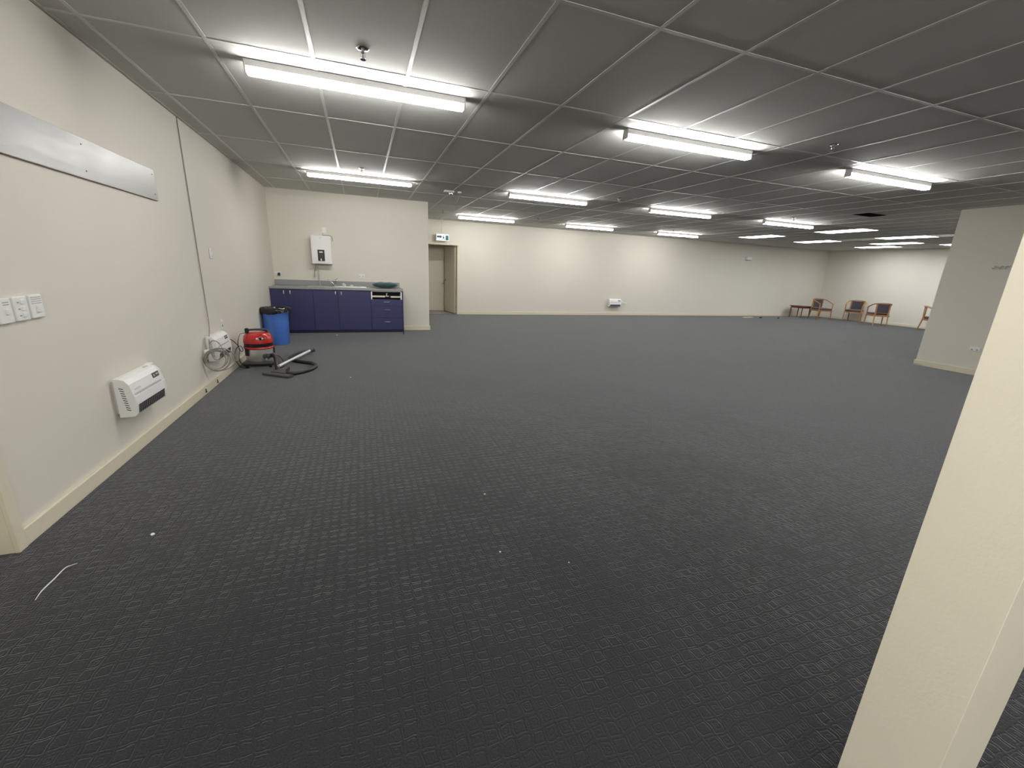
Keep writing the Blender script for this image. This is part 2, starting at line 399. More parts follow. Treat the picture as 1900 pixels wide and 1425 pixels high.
for i, j, x0, x1, y0, y1 in cells():
    if x0 >= XP + 0.2 and y1 <= YP: continue
    if x0 < XP + 0.14 < x1 and y1 <= YP: x1 = XP + 0.07
    if x0 >= XP and y0 < YP < y1: y0 = YP
    if x1 <= XK and y0 >= YK: continue
    if x1 <= XK and y1 > YK > y0: y1 = YK
    if x0 < XK < x1 and y1 > YK and y0 >= YK: x0 = XK
    if is_panel(x0, y0): continue
    dx, dy = x1 - x0, y1 - y0
    if dx < 0.02 or dy < 0.02: continue
    zb = H + 0.0015
    if y1 < 1.2 or (x0 > 6 and y1 < 2.3):          # out of view: kept as one piece
        hidden.box(x0 + 0.002, x1 - 0.002, y0 + 0.002, y1 - 0.002, zb, zb + 0.012)
        continue
    key = (round(dx, 3), round(dy, 3))
    if key not in tile_mesh:
        t = MB().box(-dx / 2 + 0.002, dx / 2 - 0.002, -dy / 2 + 0.002, dy / 2 - 0.002, 0, 0.012).build('ceiling_tile', TILE, ceil)
        tile_mesh[key] = t.data
    else:
        t = bpy.data.objects.new('ceiling_tile', tile_mesh[key]); COL.objects.link(t); t.parent = ceil
    t.location = ((x0 + x1) / 2, (y0 + y1) / 2, zb + random.uniform(0, 0.0008))
    t.rotation_euler = (random.uniform(-1, 1) * 0.0009, random.uniform(-1, 1) * 0.0016, 0)
    ntile += 1
ho = hidden.build('ceiling_tile_field', TILE, ceil); ho['kind'] = 'stuff'
for x in GX:
    y0 = YF if x < XP else YP
    y1 = YK if x < XK else YB
    MB().box(-0.012, 0.012, y0, y1, H - 0.0012, H + 0.0014).build('grid_bar', TBAR, ceil, loc=(x, 0, 0))
for y in GY:
    x0 = 0.0 if y < YK else XK
    x1 = XP if y < YP else XR
    MB().box(x0, x1, -0.012, 0.012, H - 0.0010, H + 0.0013).build('grid_bar', TBAR, ceil, loc=(0, y, 0))
# perimeter angle, a finger's width off the wall so a dark line shows
def angle(x0, x1, y0, y1): MB().box(x0, x1, y0, y1, H - 0.002, H + 0.002).build('edge_angle', TILE, ceil)
angle(0.006, 0.026, YF, YK); angle(0.026, XK, YK - 0.026, YK - 0.006); angle(XK + 0.006, XR, YB - 0.026, YB - 0.006)
angle(XR - 0.026, XR - 0.006, YP, YB - 0.026); angle(XP - 0.03, XP - 0.012, YF, YP); angle(XK + 0.006, XK + 0.026, YK, YB)

# ------------------------------------------------------------------ batten lights
def make_batten():
    t = empty('batten_light', (0, 0, H), None, 'light')
    W = 0.076
    MB().box(0.004, 1.496, 0.002, W - 0.002, -0.044, -0.003, bev=0.002).build('lamp_body', WHITE, t)
    MB().box(0.012, 1.488, 0.0, W, -0.084, -0.044, bev=0.014, seg=3).build('diffuser', DIFF, t, smooth=True)
    for x0 in (0.0, 1.488):
        MB().box(x0, x0 + 0.012, 0.001, W - 0.001, -0.083, -0.003, bev=0.003).build('end_cap', OFFWHITE, t)
    return t
bat = make_batten()
lamps = [(0.925, 3.622, 'long lit batten nearest the camera, above the left side'),
         (3.922, 3.642, 'lit batten in the front row at the middle of the ceiling'),
         (6.925, 3.640, 'lit batten in the front row at the right, nearest the partition'),
         (0.915, 7.215, 'lit batten just in front of the kitchenette wall'),
         (4.035, 7.245, 'lit batten of the middle row, next right of the emergency light'),
         (6.955, 7.29, 'lit batten of the middle row, second right of the emergency light'),
         (9.92, 7.26, 'lit batten of the middle row, right end before the recessed panels'),
         (3.955, 10.96, 'lit batten of the far row nearest the exit sign'),
         (6.93, 10.90, 'lit batten of the far row, second from the exit sign'),
         (9.98, 10.90, 'lit batten of the far row, third from the exit sign')]
lamps += [(0.925, 0.02, 'added unseen batten overhead at the viewpoint, above the left side'),  # unseen battens added overhead and behind the camera to brighten pillar and near wall
          (3.922, 0.02, 'added unseen batten overhead right of the pillar'),
          (6.922, 0.02, 'added unseen batten overhead near the partition'),
          (0.925, -3.58, 'added unseen batten behind the viewpoint, above the left side'),
          (3.922, -3.58, 'added unseen batten behind the viewpoint, right of the pillar'),
          (0.925, -1.78, 'added unseen batten just behind the viewpoint, above the left side')]
for k, (x, y, lab) in enumerate(lamps):
    o = bat if k == 0 else copy_tree(bat)
    o.location = (x, y, H); o['label'] = lab; o['group'] = 'batten lights on the ceiling'

# ------------------------------------------------------------------ recessed panels
def make_panel(lit):
    t = empty('panel_light', (0, 0, H), None, 'light')
    f = MB()
    for a in ((0, 0.6, 0, 0.018), (0, 0.6, 1.182, 1.2), (0, 0.018, 0.018, 1.182), (0.582, 0.6, 0.018, 1.182)):
        f.box(a[0] + 0.002, a[1] - 0.002 if a[1] == 0.6 else a[1], a[2], a[3], -0.004, 0.03)
    f.build('panel_frame', WHITE, t)
    MB().box(0.018, 0.582, 0.018, 1.182, -0.001, 0.012).build('diffuser', PANELM if lit else PANELOFF, t)
    return t
pl = make_panel(True)
plabs = ['lit flat panel, the large one nearest the row of battens', 'lit flat panel above the corner, second from the left in its row',
         'lit flat panel leftmost of all the flat panels', 'lit flat panel, widest looking one to the left of the partition',
         'lit flat panel in the middle of the stack before the end wall', 'lit flat panel closest to the end wall',
         'lit flat panel half hidden by the partition']
for k, (x, y) in enumerate(panels_lit):
    o = pl if k == 0 else copy_tree(pl)
    o.location = (x, y, H); o['label'] = plabs[k]; o['group'] = 'recessed panel lights'
po = make_panel(False)
for k, (x, y) in enumerate(panels_off):
    o = po if k == 0 else copy_tree(po)
    o.location = (x, y, H); o['group'] = 'unlit recessed panels'
    o['label'] = ['unlit bluish panel between two lit flat panels', 'unlit bluish panel reaching behind the partition'][k]

# ------------------------------------------------------------------ ceiling fittings
def make_sprinkler():
    t = empty('sprinkler', (0, 0, H), None, 'sprinkler')
    MB().lathe([(0.006, -0.010), (0.030, -0.008), (0.037, -0.002), (0.037, 0.002)], n=24).build('rosette', CHROME, t, smooth=True)
    MB().cyl((0, 0, -0.004), (0, 0, -0.024), 0.010, n=12).build('body', CHROME, t)
    f = MB()
    for s in (-1, 1):
        f.tube([(s * 0.009, 0, -0.022), (s * 0.014, 0, -0.034), (s * 0.010, 0, -0.048), (0, 0, -0.056)], 0.0032, 6, sub=2)
    f.build('frame_arms', CHROME, t)
    MB().cyl((0, 0, -0.026), (0, 0, -0.050), 0.0028, n=8).build('bulb', REDPRINT, t)
    MB().cyl((0, 0, -0.056), (0, 0, -0.060), 0.017, n=16).build('deflector', CHROME, t)
    return t
spr = make_sprinkler()
for k, (x, y, lab) in enumerate([(1.669, 3.163, 'chrome sprinkler head in front of the nearest batten'),
        (1.671, 6.72, 'chrome sprinkler head in front of the kitchenette batten'),
        (5.89, 3.16, 'faint sprinkler head between the two front row battens at right'),
        (5.88, 6.74, 'sprinkler head between two middle row battens'),
        (5.90, 10.44, 'sprinkler head between two far row battens'),
        (3.489, 10.488, 'sprinkler head just in front of the exit sign rod'),
        (10.09, 6.74, 'sprinkler head above the right end batten of the middle row'),
        (10.09, 10.40, 'sprinkler head above the third batten of the far row')]):
    o = spr if k == 0 else copy_tree(spr)
    o.location = (x, y, H); o['label'] = lab; o['group'] = 'ceiling sprinkler heads'

vt = empty('ceiling_vent', (10.42, 5.545, H), 'dark open vent in the ceiling near the partition', 'vent')
MB().box(0, 0.50, 0, 0.28, -0.006, 0.0, bev=0.002).build('frame', DARK, vt)
for k in range(5):
    MB().box(0.02, 0.48, 0.03 + 0.05 * k, 0.05 + 0.05 * k, -0.012, -0.006).build('slat', DARK, vt)

# emergency light with a looped lead
em = empty('emergency_light', (3.10, 7.76, H), 'white twin emergency light with a drooping grey lead', 'light')
MB().box(-0.085, 0.085, -0.05, 0.05, -0.028, 0, bev=0.006).build('base', PLASTIC, em)
MB().lathe([(0.0, -0.075), (0.03, -0.066), (0.038, -0.045), (0.034, -0.026)], c=(0.03, 0, 0), n=18).build('lamp_head', CHROME, em, smooth=True)
MB().box(0.155, 0.215, -0.03, 0.03, -0.022, 0, bev=0.004).build('junction_box', PLASTIC, em)
MB().tube([(0.05, -0.02, -0.03), (0.055, -0.03, -0.13), (0.10, -0.035, -0.20), (0.15, -0.03, -0.15), (0.185, 0, -0.022)], 0.004, 6, sub=6).build('lead', CABLE, em, smooth=True)

# exit sign on its rod
ex = empty('exit_sign', (3.80, 12.36, H), 'lit white and green running man sign hanging over the doorway', 'sign')
MB().cyl((-0.01, 0, -0.375), (-0.01, 0, 0), 0.007, n=10).build('rod', OFFWHITE, ex)
MB().lathe([(0.03, -0.012), (0.035, 0)], c=(-0.01, 0, 0), n=16).build('ceiling_cup', PLASTIC, ex)
MB().box(-0.175, 0.185, -0.03, 0.03, -0.57, -0.375, bev=0.006).build('case', PLASTIC, ex)
MB().box(-0.155, 0.177, -0.0335, -0.029, -0.562, -0.402).build('sign_face', SIGNLIT, ex)
pic = MB()
YS = (-0.036, -0.0334)
def flat(poly): pic.prism(poly, YS[0], YS[1], lambda u, v, a: Vector((u, a, v)))
flat([(-0.150, -0.435), (-0.055, -0.435), (-0.055, -0.412), (-0.005, -0.462), (-0.055, -0.512), (-0.055, -0.490), (-0.150, -0.490)])    # arrow
flat([(0.090, -0.420), (0.172, -0.420), (0.172, -0.552), (0.090, -0.552)])                                                          # door
flat([(0.036 + 0.016 * math.cos(a * PI / 5), -0.432 + 0.016 * math.sin(a * PI / 5)) for a in range(10)])                            # head
flat([(0.006, -0.455), (0.042, -0.452), (0.052, -0.492), (0.032, -0.508), (0.012, -0.486)])                                         # torso
flat([(0.038, -0.458), (0.066, -0.478), (0.080, -0.466), (0.084, -0.476), (0.064, -0.494), (0.038, -0.474)])                        # front arm
flat([(0.036, -0.495), (0.066, -0.515), (0.060, -0.550), (0.046, -0.550), (0.050, -0.522), (0.026, -0.505)])                        # front leg
flat([(0.020, -0.497), (0.010, -0.528), (-0.028, -0.534), (-0.028, -0.548), (0.020, -0.540), (0.036, -0.506)])                      # rear leg
pic.build('pictogram', SIGNGREEN, ex)

# ------------------------------------------------------------------ left wall fittings
ms = empty('wall_plate', (0, 2.5, 1.808), 'long scuffed grey metal sheet screwed high on the left wall', 'panel')
MB().box(0.013, 0.016, 0, 2.045, 0, 0.235, bev=0.001).build('sheet', PLATE, ms)
MB().box(0.0, 0.013, 0, 2.045, -0.002, 0.233).build('backing', REDWOOD, ms)
for yy in (0.25, 1.05, 2.0):
    for zz in (0.045, 0.195):
        MB().cyl((0.016, yy, zz), (0.0185, yy, zz), 0.005, n=10).build('screw', CHARCOAL, ms)

def switch_plate(name, loc, rotz, label, cat, w, h, d, parts, group=None):
    """Local: face towards -Y, X to the right, origin at the plate's centre on the wall."""
    t = empty(name, loc, label, cat, rotz, group)
    MB().box(-w / 2, w / 2, -d, 0, -h / 2, h / 2, bev=0.004).build('plate', PLASTIC, t)
    for nm, m, x0, x1, z0, z1, dep in parts:
        MB().box(x0, x1, -d - dep, -d + 0.001, z0, z1, bev=min(0.0012, dep / 2.5)).build(nm, m, t)
    return t
RW = PI / 2
switch_plate('switch_plate', (0, 2.838, 1.093), RW, 'white switch plate with printed lines, rightmost of the trio', 'switch', 0.090, 0.116, 0.016,
    [('rocker', PLASTIC, -0.012, 0.016, -0.030, 0.002, 0.006)] + [('print_line', GREYMARK, -0.035, 0.035, 0.014 + 0.010 * k, 0.0165 + 0.010 * k, 0.0008) for k in range(4)], 'switch plates on the left wall')
switch_plate('switch_plate', (0, 2.733, 1.091), RW, 'white switch plate with three small rockers, middle of the trio', 'switch', 0.088, 0.116, 0.016,
    [('rocker', PLASTIC, -0.004, 0.016, z - 0.009, z + 0.009, 0.006) for z in (-0.032, 0.0, 0.032)] + [('print_line', GREYMARK, -0.026, -0.014, z - 0.004, z + 0.002, 0.0008) for z in (-0.032, 0.0, 0.032)], 'switch plates on the left wall')
switch_plate('switch_plate', (0, 2.629, 1.089), RW, 'white switch plate cut by the left edge of the photo', 'switch', 0.084, 0.116, 0.016,
    [('rocker', PLASTIC, -0.004, 0.018, -0.016, 0.008, 0.006)] + [('print_line', GREYMARK, -0.01, 0.026, 0.026 + 0.011 * k, 0.030 + 0.011 * k, 0.0008) for k in range(2)], 'switch plates on the left wall')
switch_plate('switch_plate', (0, 5.74, 1.412), RW, 'white two gang switch past the hanging cable', 'switch', 0.076, 0.116, 0.012,
    [('rocker', PLASTIC, -0.012, 0.012, z - 0.011, z + 0.011, 0.006) for z in (-0.026, 0.026)])
switch_plate('socket_plate', (0, 5.77, 0.61), RW, 'white socket above the heater beside the vacuum', 'socket', 0.072, 0.116, 0.010,
    [('rocker', PLASTIC, -0.01, 0.01, 0.028, 0.048, 0.006), ('socket_hole', CHARCOAL, -0.012, 0.012, -0.03, -0.004, 0.001)])

# ------------------------------------------------------------------ fan heaters (local: face -Y)
def make_heater():
    t = empty('wall_heater', (0, 0, 0), None, 'heater')
    W, HH = 0.47, 0.265
    prof = [(-0.020, 0.0), (-0.098, 0.004), (-0.112, 0.018), (-0.120, 0.085), (-0.116, 0.140), (-0.106, 0.150), (-0.110, 0.156), (-0.096, 0.222), (-0.074, 0.252), (-0.045, 0.263), (-0.020, 0.265)]
    cheek = [(a - (0.004 if a < -0.03 else 0), z) for a, z in prof if not 0.141 < z < 0.155]
    MB().prism(prof, 0.016, W - 0.016, lambda u, v, a: Vector((a, u, v))).build('casing', WHITE, t)
    for a0, a1 in ((0.0, 0.016), (W - 0.016, W)):
        MB().prism(cheek, a0, a1, lambda u, v, a: Vector((a, u, v))).build('side_panel', PLASTIC, t)
    MB().box(0.02, W - 0.02, -0.021, 0, 0.02, HH - 0.02).build('wall_bracket', OFFWHITE, t)
    g = MB()
    for a in (-0.001, W - 0.001):
        for k in range(10):
            u, v = -0.072 + 0.0022 * k, 0.045 + 0.0165 * k
            g.prism([(u - 0.014, v), (u + 0.008, v + 0.007), (u + 0.008, v + 0.012), (u - 0.014, v + 0.005)], a, a + 0.002, lambda uu, vv, aa: Vector((aa, uu, vv)))
    gs = g.build('vent_slots', BLACK, t); gs['kind'] = 'stuff'
    MB().prism([(-0.1115, 0.018), (-0.1145, 0.020), (-0.1205, 0.078), (-0.117, 0.078)], 0.035, W - 0.030, lambda u, v, a: Vector((a, u, v))).build('outlet_grille', GREYGRILLE, t)
    gr = MB()
    for k in range(14):
        x = 0.055 + k * 0.028
        gr.prism([(-0.114, 0.019), (-0.117, 0.020), (-0.1225, 0.078), (-0.1195, 0.078)], x, x + 0.0025, lambda u, v, a: Vector((a, u, v)))
    gg = gr.build('grille_bars', BLACK, t); gg['kind'] = 'stuff'
    MB().prism([(-0.1135, 0.139), (-0.1165, 0.139), (-0.108, 0.1495), (-0.1045, 0.1495)], 0.03, W - 0.03, lambda u, v, a: Vector((a, u, v))).build('louvre_gap', GREYMARK, t)
    MB().prism([(-0.1040, 0.185), (-0.1062, 0.185), (-0.0985, 0.220), (-0.0963, 0.220)], W - 0.135, W - 0.035, lambda u, v, a: Vector((a, u, v))).build('control_panel', CHARCOAL, t)
    MB().prism([(-0.1050, 0.197), (-0.1075, 0.197), (-0.1040, 0.210), (-0.1020, 0.210)], W - 0.122, W - 0.110, lambda u, v, a: Vector((a, u, v))).build('knob', OFFWHITE, t)
    MB().prism([(-0.1040, 0.202), (-0.1058, 0.202), (-0.1040, 0.210), (-0.1020, 0.210)], W - 0.085, W - 0.055, lambda u, v, a: Vector((a, u, v))).build('display', OFFWHITE, t)
    MB().prism([(-0.1080, 0.176), (-0.1094, 0.176), (-0.1070, 0.186), (-0.1055, 0.186)], 0.05, 0.13, lambda u, v, a: Vector((a, u, v))).build('badge', OFFWHITE, t)
    MB().box(W - 0.11, W - 0.06, -0.055, -0.040, 0.261, 0.2665).build('top_slot', OFFWHITE, t)
    return t
h1 = make_heater()
for k, (loc, rz, lab) in enumerate([((0, 3.325, 0.308), RW, 'white fan heater on the left wall nearest the camera'),
        ((0, 5.115, 0.300), RW, 'white fan heater behind the coiled grey lead'),
        ((9.50, YB, 0.293), 0, 'white fan heater alone on the far wall')]):
    o = h1 if k == 0 else copy_tree(h1)
    o.location = loc; o.rotation_euler.z = rz; o['label'] = lab; o['group'] = 'white wall fan heaters'
def spur(loc, rz, lab):
    t = empty('isolator_switch', loc, lab, 'switch', rz, 'heater isolator switches')
    MB().box(-0.032, 0.032, -0.04, 0, -0.05, 0.05, bev=0.005).build('box', PLASTIC, t)
    MB().box(-0.012, 0.012, -0.05, -0.039, -0.018, 0.018, bev=0.003).build('rocker', PLASTIC, t)
spur((0, 3.835, 0.52), RW, 'small white isolator at the right end of the nearest heater')
spur((0, 5.625, 0.50), RW, 'small white isolator at the right end of the cable draped heater')
spur((10.06, YB, 0.43), 0, 'small white isolator at the right end of the far wall heater')
switch_plate('socket_plate', (10.19, YB, 0.405), 0, 'white double socket right of the far wall heater', 'socket', 0.115, 0.072, 0.010,
    [('socket_hole', GREYMARK, -0.035, -0.015, -0.022, -0.004, 0.001), ('socket_hole', GREYMARK, 0.015, 0.035, -0.022, -0.004, 0.001)])

# grey lead dropping from the ceiling and coiled over the second heater
ca = empty('hanging_cable', (0, 5.3, 0.5), 'thin grey cable hanging from ceiling into a coil by heater', 'cable')
pts = [(0.004, 0.013, H - 0.5), (0.006, 0.015, 1.6), (0.008, 0.018, 0.8), (0.012, 0.015, 0.32), (0.025, -0.04, 0.14), (0.050, -0.18, 0.04), (0.062, -0.235, -0.02), (0.064, -0.245, -0.06)]
MB().tube(pts, 0.0046, 6, sub=6).build('drop_cable', CABLE, ca, smooth=True)
def loop(cx, cz, rx, rz, y, ph=0.0, n=16):
    return [(cx + rx * math.cos(a), y + 0.014 * math.sin(2 * a + ph) + 0.05 * math.cos(a), cz + rz * math.sin(a)) for a in [2 * PI * k / n for k in range(n)]]
for cx, cz, rx, rz, y, ph in [(0.118, -0.165, 0.104, 0.116, -0.262, 0.0), (0.112, -0.158, 0.092, 0.102, -0.272, 1.2),
        (0.124, -0.176, 0.096, 0.108, -0.255, 2.1), (0.108, -0.165, 0.080, 0.095, -0.280, 0.7), (0.150, -0.160, 0.125, 0.120, -0.268, 2.8)]:
    MB().tube(loop(cx, cz, rx, rz, y, ph), 0.0056, 6, closed=True, sub=3).build('cable_loop', CABLE, ca, smooth=True)
MB().tube([(0.062, -0.24, 0.0), (0.10, -0.245, 0.035), (0.15, -0.25, 0.01), (0.185, -0.26, -0.07), (0.19, -0.265, -0.14)], 0.0046, 6, sub=5).build('cable_tail', CABLE, ca, smooth=True)
MB().tube([(0.064, -0.245, -0.06), (0.09, -0.26, -0.15), (0.13, -0.27, -0.165), (0.17, -0.27, -0.12)], 0.0046, 6, sub=5).build('cable_tail', CABLE, ca, smooth=True)
MB().box(0.022, 0.062, -0.30, -0.26, -0.095, -0.055, bev=0.008).build('plug', PLASTIC, ca)
MB().tube([(0.012, 0.02, 0.22), (0.012, 0.0, 0.235), (0.010, -0.04, 0.25)], 0.004, 6, sub=3).build('cable_end', PLASTIC, ca)

# ------------------------------------------------------------------ kitchenette
FY = 8.73            # cabinet front plane
def cabinet(x0, x1, label, doors, drawers=False):
    t = empty('base_cabinet', (x0, FY, 0), label, 'cabinet', group='navy base cabinets')
    W = x1 - x0
    if not drawers:
        MB().box(0.001, 0.017, 0.020, 0.598, 0.10, 0.868).box(W - 0.017, W - 0.001, 0.02, 0.598, 0.10, 0.868).box(0.017, W - 0.017, 0.02, 0.58, 0.10, 0.116).box(0.017, W - 0.017, 0.58, 0.598, 0.10, 0.868).build('carcass', NAVY, t)
    else:
        m = MB().box(0.001, 0.017, 0.02, 0.598, 0.10, 0.868).box(W - 0.017, W - 0.001, 0.02, 0.598, 0.10, 0.868).box(0.017, W - 0.017, 0.58, 0.598, 0.10, 0.868)
        m.box(0.017, W - 0.017, 0.02, 0.58, 0.10, 0.69)
        m.build('carcass', CHARCOAL, t)
    for a, b, hx in doors:
        d = MB().box(a - x0 + 0.002, b - x0 - 0.002, 0, 0.018, 0.10, 0.862, bev=0.002).build('door', NAVY, t)
        if hx is not None:
            MB().tube([(hx - x0, 0.001, 0.832), (hx - x0, -0.022, 0.824), (hx - x0, -0.026, 0.802), (hx - x0, -0.022, 0.780), (hx - x0, 0.001, 0.772)], 0.008, 8, sub=3).build('handle', SATIN, d, smooth=True)
    return t
cabinet(0.0, 0.285, 'narrow navy cabinet at the left end, behind the blue bin', [(0.012, 0.285, 0.233)])
cabinet(0.285, 1.15, 'wide two door navy cabinet under the sink', [(0.285, 0.715, 0.338), (0.715, 1.15, 1.110)])
cabinet(1.15, 1.741, 'single door navy cabinet left of the drawers', [(1.15, 1.741, 1.212)])
dc = cabinet(1.741, 2.345, 'navy drawer unit at the right end with its top drawer missing', [], True)
W = 0.604
for z0, z1 in ((0.578, 0.700), (0.338, 0.575), (0.10, 0.335)):
    d = MB().box(0.002, W - 0.002, 0, 0.018, z0, z1, bev=0.002).build('drawer_front', NAVY, dc)
    hz = z0 + (z1 - z0) * (0.60 if z1 - z0 < 0.2 else 0.68)
    MB().tube([(W / 2 - 0.055, 0.001, hz), (W / 2 - 0.045, -0.018, hz), (W / 2, -0.026, hz), (W / 2 + 0.045, -0.018, hz), (W / 2 + 0.055, 0.001, hz)], 0.006, 8, sub=3).build('handle', STEEL, d, smooth=True)
for xx in (0.010, W - 0.032):
    MB().box(xx, xx + 0.022, -0.004, 0.45, 0.700, 0.850).build('drawer_runner', WHITE, dc)
MB().box(0.024, W - 0.024, 0.004, 0.02, 0.846, 0.862).build('top_rail', OFFWHITE, dc)
MB().box(0.03, 0.275, 0.06, 0.075, 0.738, 0.768).box(0.385, W - 0.03, 0.06, 0.075, 0.734, 0.764).build('drawer_back', TRIM, dc)
sp = empty('drawer_oddment', (2.06, 8.80, 0.755), 'white plastic fitting lying in the open drawer space', 'fitting')
MB().box(-0.035, 0.035, -0.015, 0.015, 0, 0.012, bev=0.003).build('base', PLASTIC, sp)
MB().tube([(-0.012, 0, 0.01), (-0.010, 0, 0.035), (-0.018, 0, 0.052), (0.008, 0, 0.058)], 0.008, 8, sub=3).build('stem', PLASTIC, sp)
tag(MB().box(0.0, 2.345, FY + 0.045, FY + 0.06, 0, 0.098).build('kickboard', NAVYDARK), 'dark navy recessed kickboard below the cabinets', 'kickboard')
tag(MB().box(0.0, 2.352, FY + 0.030, FY + 0.0445, 0, 0.040).build('kick_strip', ALU), 'grey metal strip at the foot of the kickboard', 'strip')
tag(MB().box(2.346, 2.362, FY + 0.004, YK - 0.001, 0, 0.868).build('end_panel', NAVY), 'navy end panel on the right side of the cabinets', 'panel')

bt = empty('benchtop', (0, 8.71, 0.868), 'grey speckled laminate benchtop with a low splashback', 'worktop')
SX0, SX1, SY0, SY1 = 0.60, 1.02, 0.16, 0.50
MB().box(0, SX0, 0, 0.62, 0, 0.038).box(SX1, 2.366, 0, 0.62, 0, 0.038).box(SX0, SX1, 0, SY0, 0, 0.038).box(SX0, SX1, SY1, 0.62, 0, 0.038).build('worktop', BENCH, bt)
MB().box(0.004, 2.345, 0.600, 0.619, 0.038, 0.140, bev=0.003).build('splashback', BENCH, bt)
sk = empty('kitchen_sink', (0, 8.71, 0.906), 'stainless inset sink with a ribbed draining board', 'sink')
b = MB()
b.box(SX0 - 0.03, SX0 + 0.004, SY0 - 0.03, SY1 + 0.03, 0, 0.004).box(SX0, SX1, SY0 - 0.03, SY0 + 0.004, 0, 0.004).box(SX0, SX1, SY1 - 0.004, SY1 + 0.03, 0, 0.004)
b.build('rim', STEEL, sk)
MB().box(SX0, SX0 + 0.003, SY0, SY1, -0.16, 0.002).box(SX1 - 0.003, SX1, SY0, SY1, -0.16, 0.002).box(SX0, SX1, SY0, SY0 + 0.003, -0.16, 0.002).box(SX0, SX1, SY1 - 0.003, SY1, -0.16, 0.002).box(SX0, SX1, SY0, SY1, -0.163, -0.16).build('bowl', STEEL, sk)
MB().box(SX1 - 0.004, 1.74, SY0 - 0.03, SY1 + 0.03, 0, 0.004).build('draining_board', STEEL, sk)
for k in range(6):
    MB().box(SX1 + 0.06, 1.68, SY0 + 0.02 + 0.052 * k, SY0 + 0.04 + 0.052 * k, 0.004, 0.009, bev=0.002).build('drainer_rib', STEEL, sk)
tp = empty('mixer_tap', (1.085, 9.235, 0.910), 'chrome mixer tap with a long raised spout', 'tap')
MB().lathe([(0.026, 0), (0.026, 0.008), (0.019, 0.014), (0.018, 0.095), (0.021, 0.100), (0.019, 0.118), (0.0, 0.122)], n=20).build('body', CHROME, tp, smooth=True)
MB().tube([(-0.01, -0.005, 0.035), (-0.05, -0.02, 0.065), (-0.115, -0.05, 0.122), (-0.135, -0.06, 0.128), (-0.145, -0.065, 0.118)], 0.010, 10, sub=4).build('spout', CHROME, tp, smooth=True)
MB().tube([(0, 0, 0.115), (0.025, -0.01, 0.135), (0.055, -0.02, 0.160)], 0.007, 8, sub=2).build('lever', CHROME, tp, smooth=True)

# crumpled film beside the sink
def crumple(name, loc, sx, sy, sz, seed, label, m):
    bm = MB(); n, r = 10, 7; rings = []
    for j in range(r):
        ph = PI / 2 * j / (r - 1); ring = []
        for k in range(n):
            a = 2 * PI * k / n
            f = 1 + 0.45 * noise.noise(Vector((math.cos(a) * 1.7 + seed, math.sin(a) * 1.7, j * 0.8)))
            ring.append(Vector((sx * math.cos(ph) * math.cos(a) * f, sy * math.cos(ph) * math.sin(a) * f, max(0, sz * math.sin(ph) * (0.6 + 0.5 * f)))))
        if j == r - 1: ring = [v * 1.0 + Vector((0.003 * math.cos(2 * PI * k / n), 0.003 * math.sin(2 * PI * k / n), 0)) for k, v in enumerate(ring)]
        rings.append(ring)
    bm.ring_loft(rings)
    return tag(bm.build(name, m, loc=loc), label, 'wrapping', 'crumpled wrapping on the bench')
crumple('plastic_wrap', (1.25, 9.10, 0.915), 0.05, 0.05, 0.055, 1.0, 'crumpled clear wrapping just right of the tap', CLEAR)
crumple('plastic_wrap', (1.40, 9.12, 0.915), 0.05, 0.05, 0.03, 5.0, 'flatter crumpled wrapping left of the teal cushion', CLEAR)
# teal cushion
cu = MB(); rings = []
for k in range(15):
    t = -1 + 2 * k / 14
    e = (1 - abs(t) ** 2.6) ** 0.6 if abs(t) < 1 else 0.0
    ww, hh = 0.035 + 0.155 * e, 0.006 + 0.052 * e
    rings.append([Vector((t * 0.245, ww * math.cos(a) * (1 + 0.08 * math.sin(5 * t + a)), 0.058 + hh * math.sin(a) + 0.004 * math.sin(9 * t + 3 * a) + 0.006 * abs(t))) for a in [2 * PI * q / 18 for q in range(18)]])
cu.ring_loft(rings)
tag(cu.build('cushion', TEAL, loc=(2.04, 9.0, 0.908), rotz=-0.04, smooth=True), 'dark teal cushion lying on the right end of the benchtop', 'cushion')

# wall mounted water boiler
wh = empty('water_boiler', (0.89, YK, 1.33), 'white wall mounted water boiler with a black front panel', 'boiler')
MB().box(-0.172, 0.172, -0.185, 0, 0, 0.522, bev=0.006).build('case', WHITE, wh)
MB().box(-0.176, 0.176, -0.192, -0.184, 0.002, 0.520, bev=0.003).build('front_cover', WHITE, wh)
MB().box(-0.070, 0.052, -0.1945, -0.191, 0.052, 0.262).build('control_panel', BLACK, wh)
MB().box(-0.040, 0.022, -0.196, -0.194, 0.205, 0.232).build('label_strip', OFFWHITE, wh)
for k in range(3):
    MB().box(-0.040, 0.020, -0.196, -0.194, 0.125 + 0.025 * k, 0.133 + 0.025 * k).build('print_line', REDPRINT, wh)
MB().cyl((-0.012, -0.192, 0.078), (-0.012, -0.235, 0.078), 0.013, n=14).cyl((-0.012, -0.226, 0.082), (-0.012, -0.226, 0.045), 0.010, n=12).box(-0.026, 0.002, -0.240, -0.215, 0.088, 0.100, bev=0.003).build('tap', CHROME, wh)
MB().cyl((-0.006, -0.192, 0.478), (-0.006, -0.200, 0.478), 0.013, n=16).build('lock', CHROME, wh)
MB().tube([(-0.085, -0.05, 0.0), (-0.09, -0.05, -0.09), (-0.088, -0.05, -0.25), (-0.08, -0.06, -0.40), (-0.078, -0.06, -0.415)], 0.007, 8, sub=3).build('waste_pipe', STEEL, wh)
MB().tube([(-0.125, -0.04, 0.0), (-0.14, -0.035, -0.08), (-0.165, -0.03, -0.17), (-0.165, -0.028, -0.23)], 0.006, 8, sub=3).build('supply_pipe', COPPER, wh)
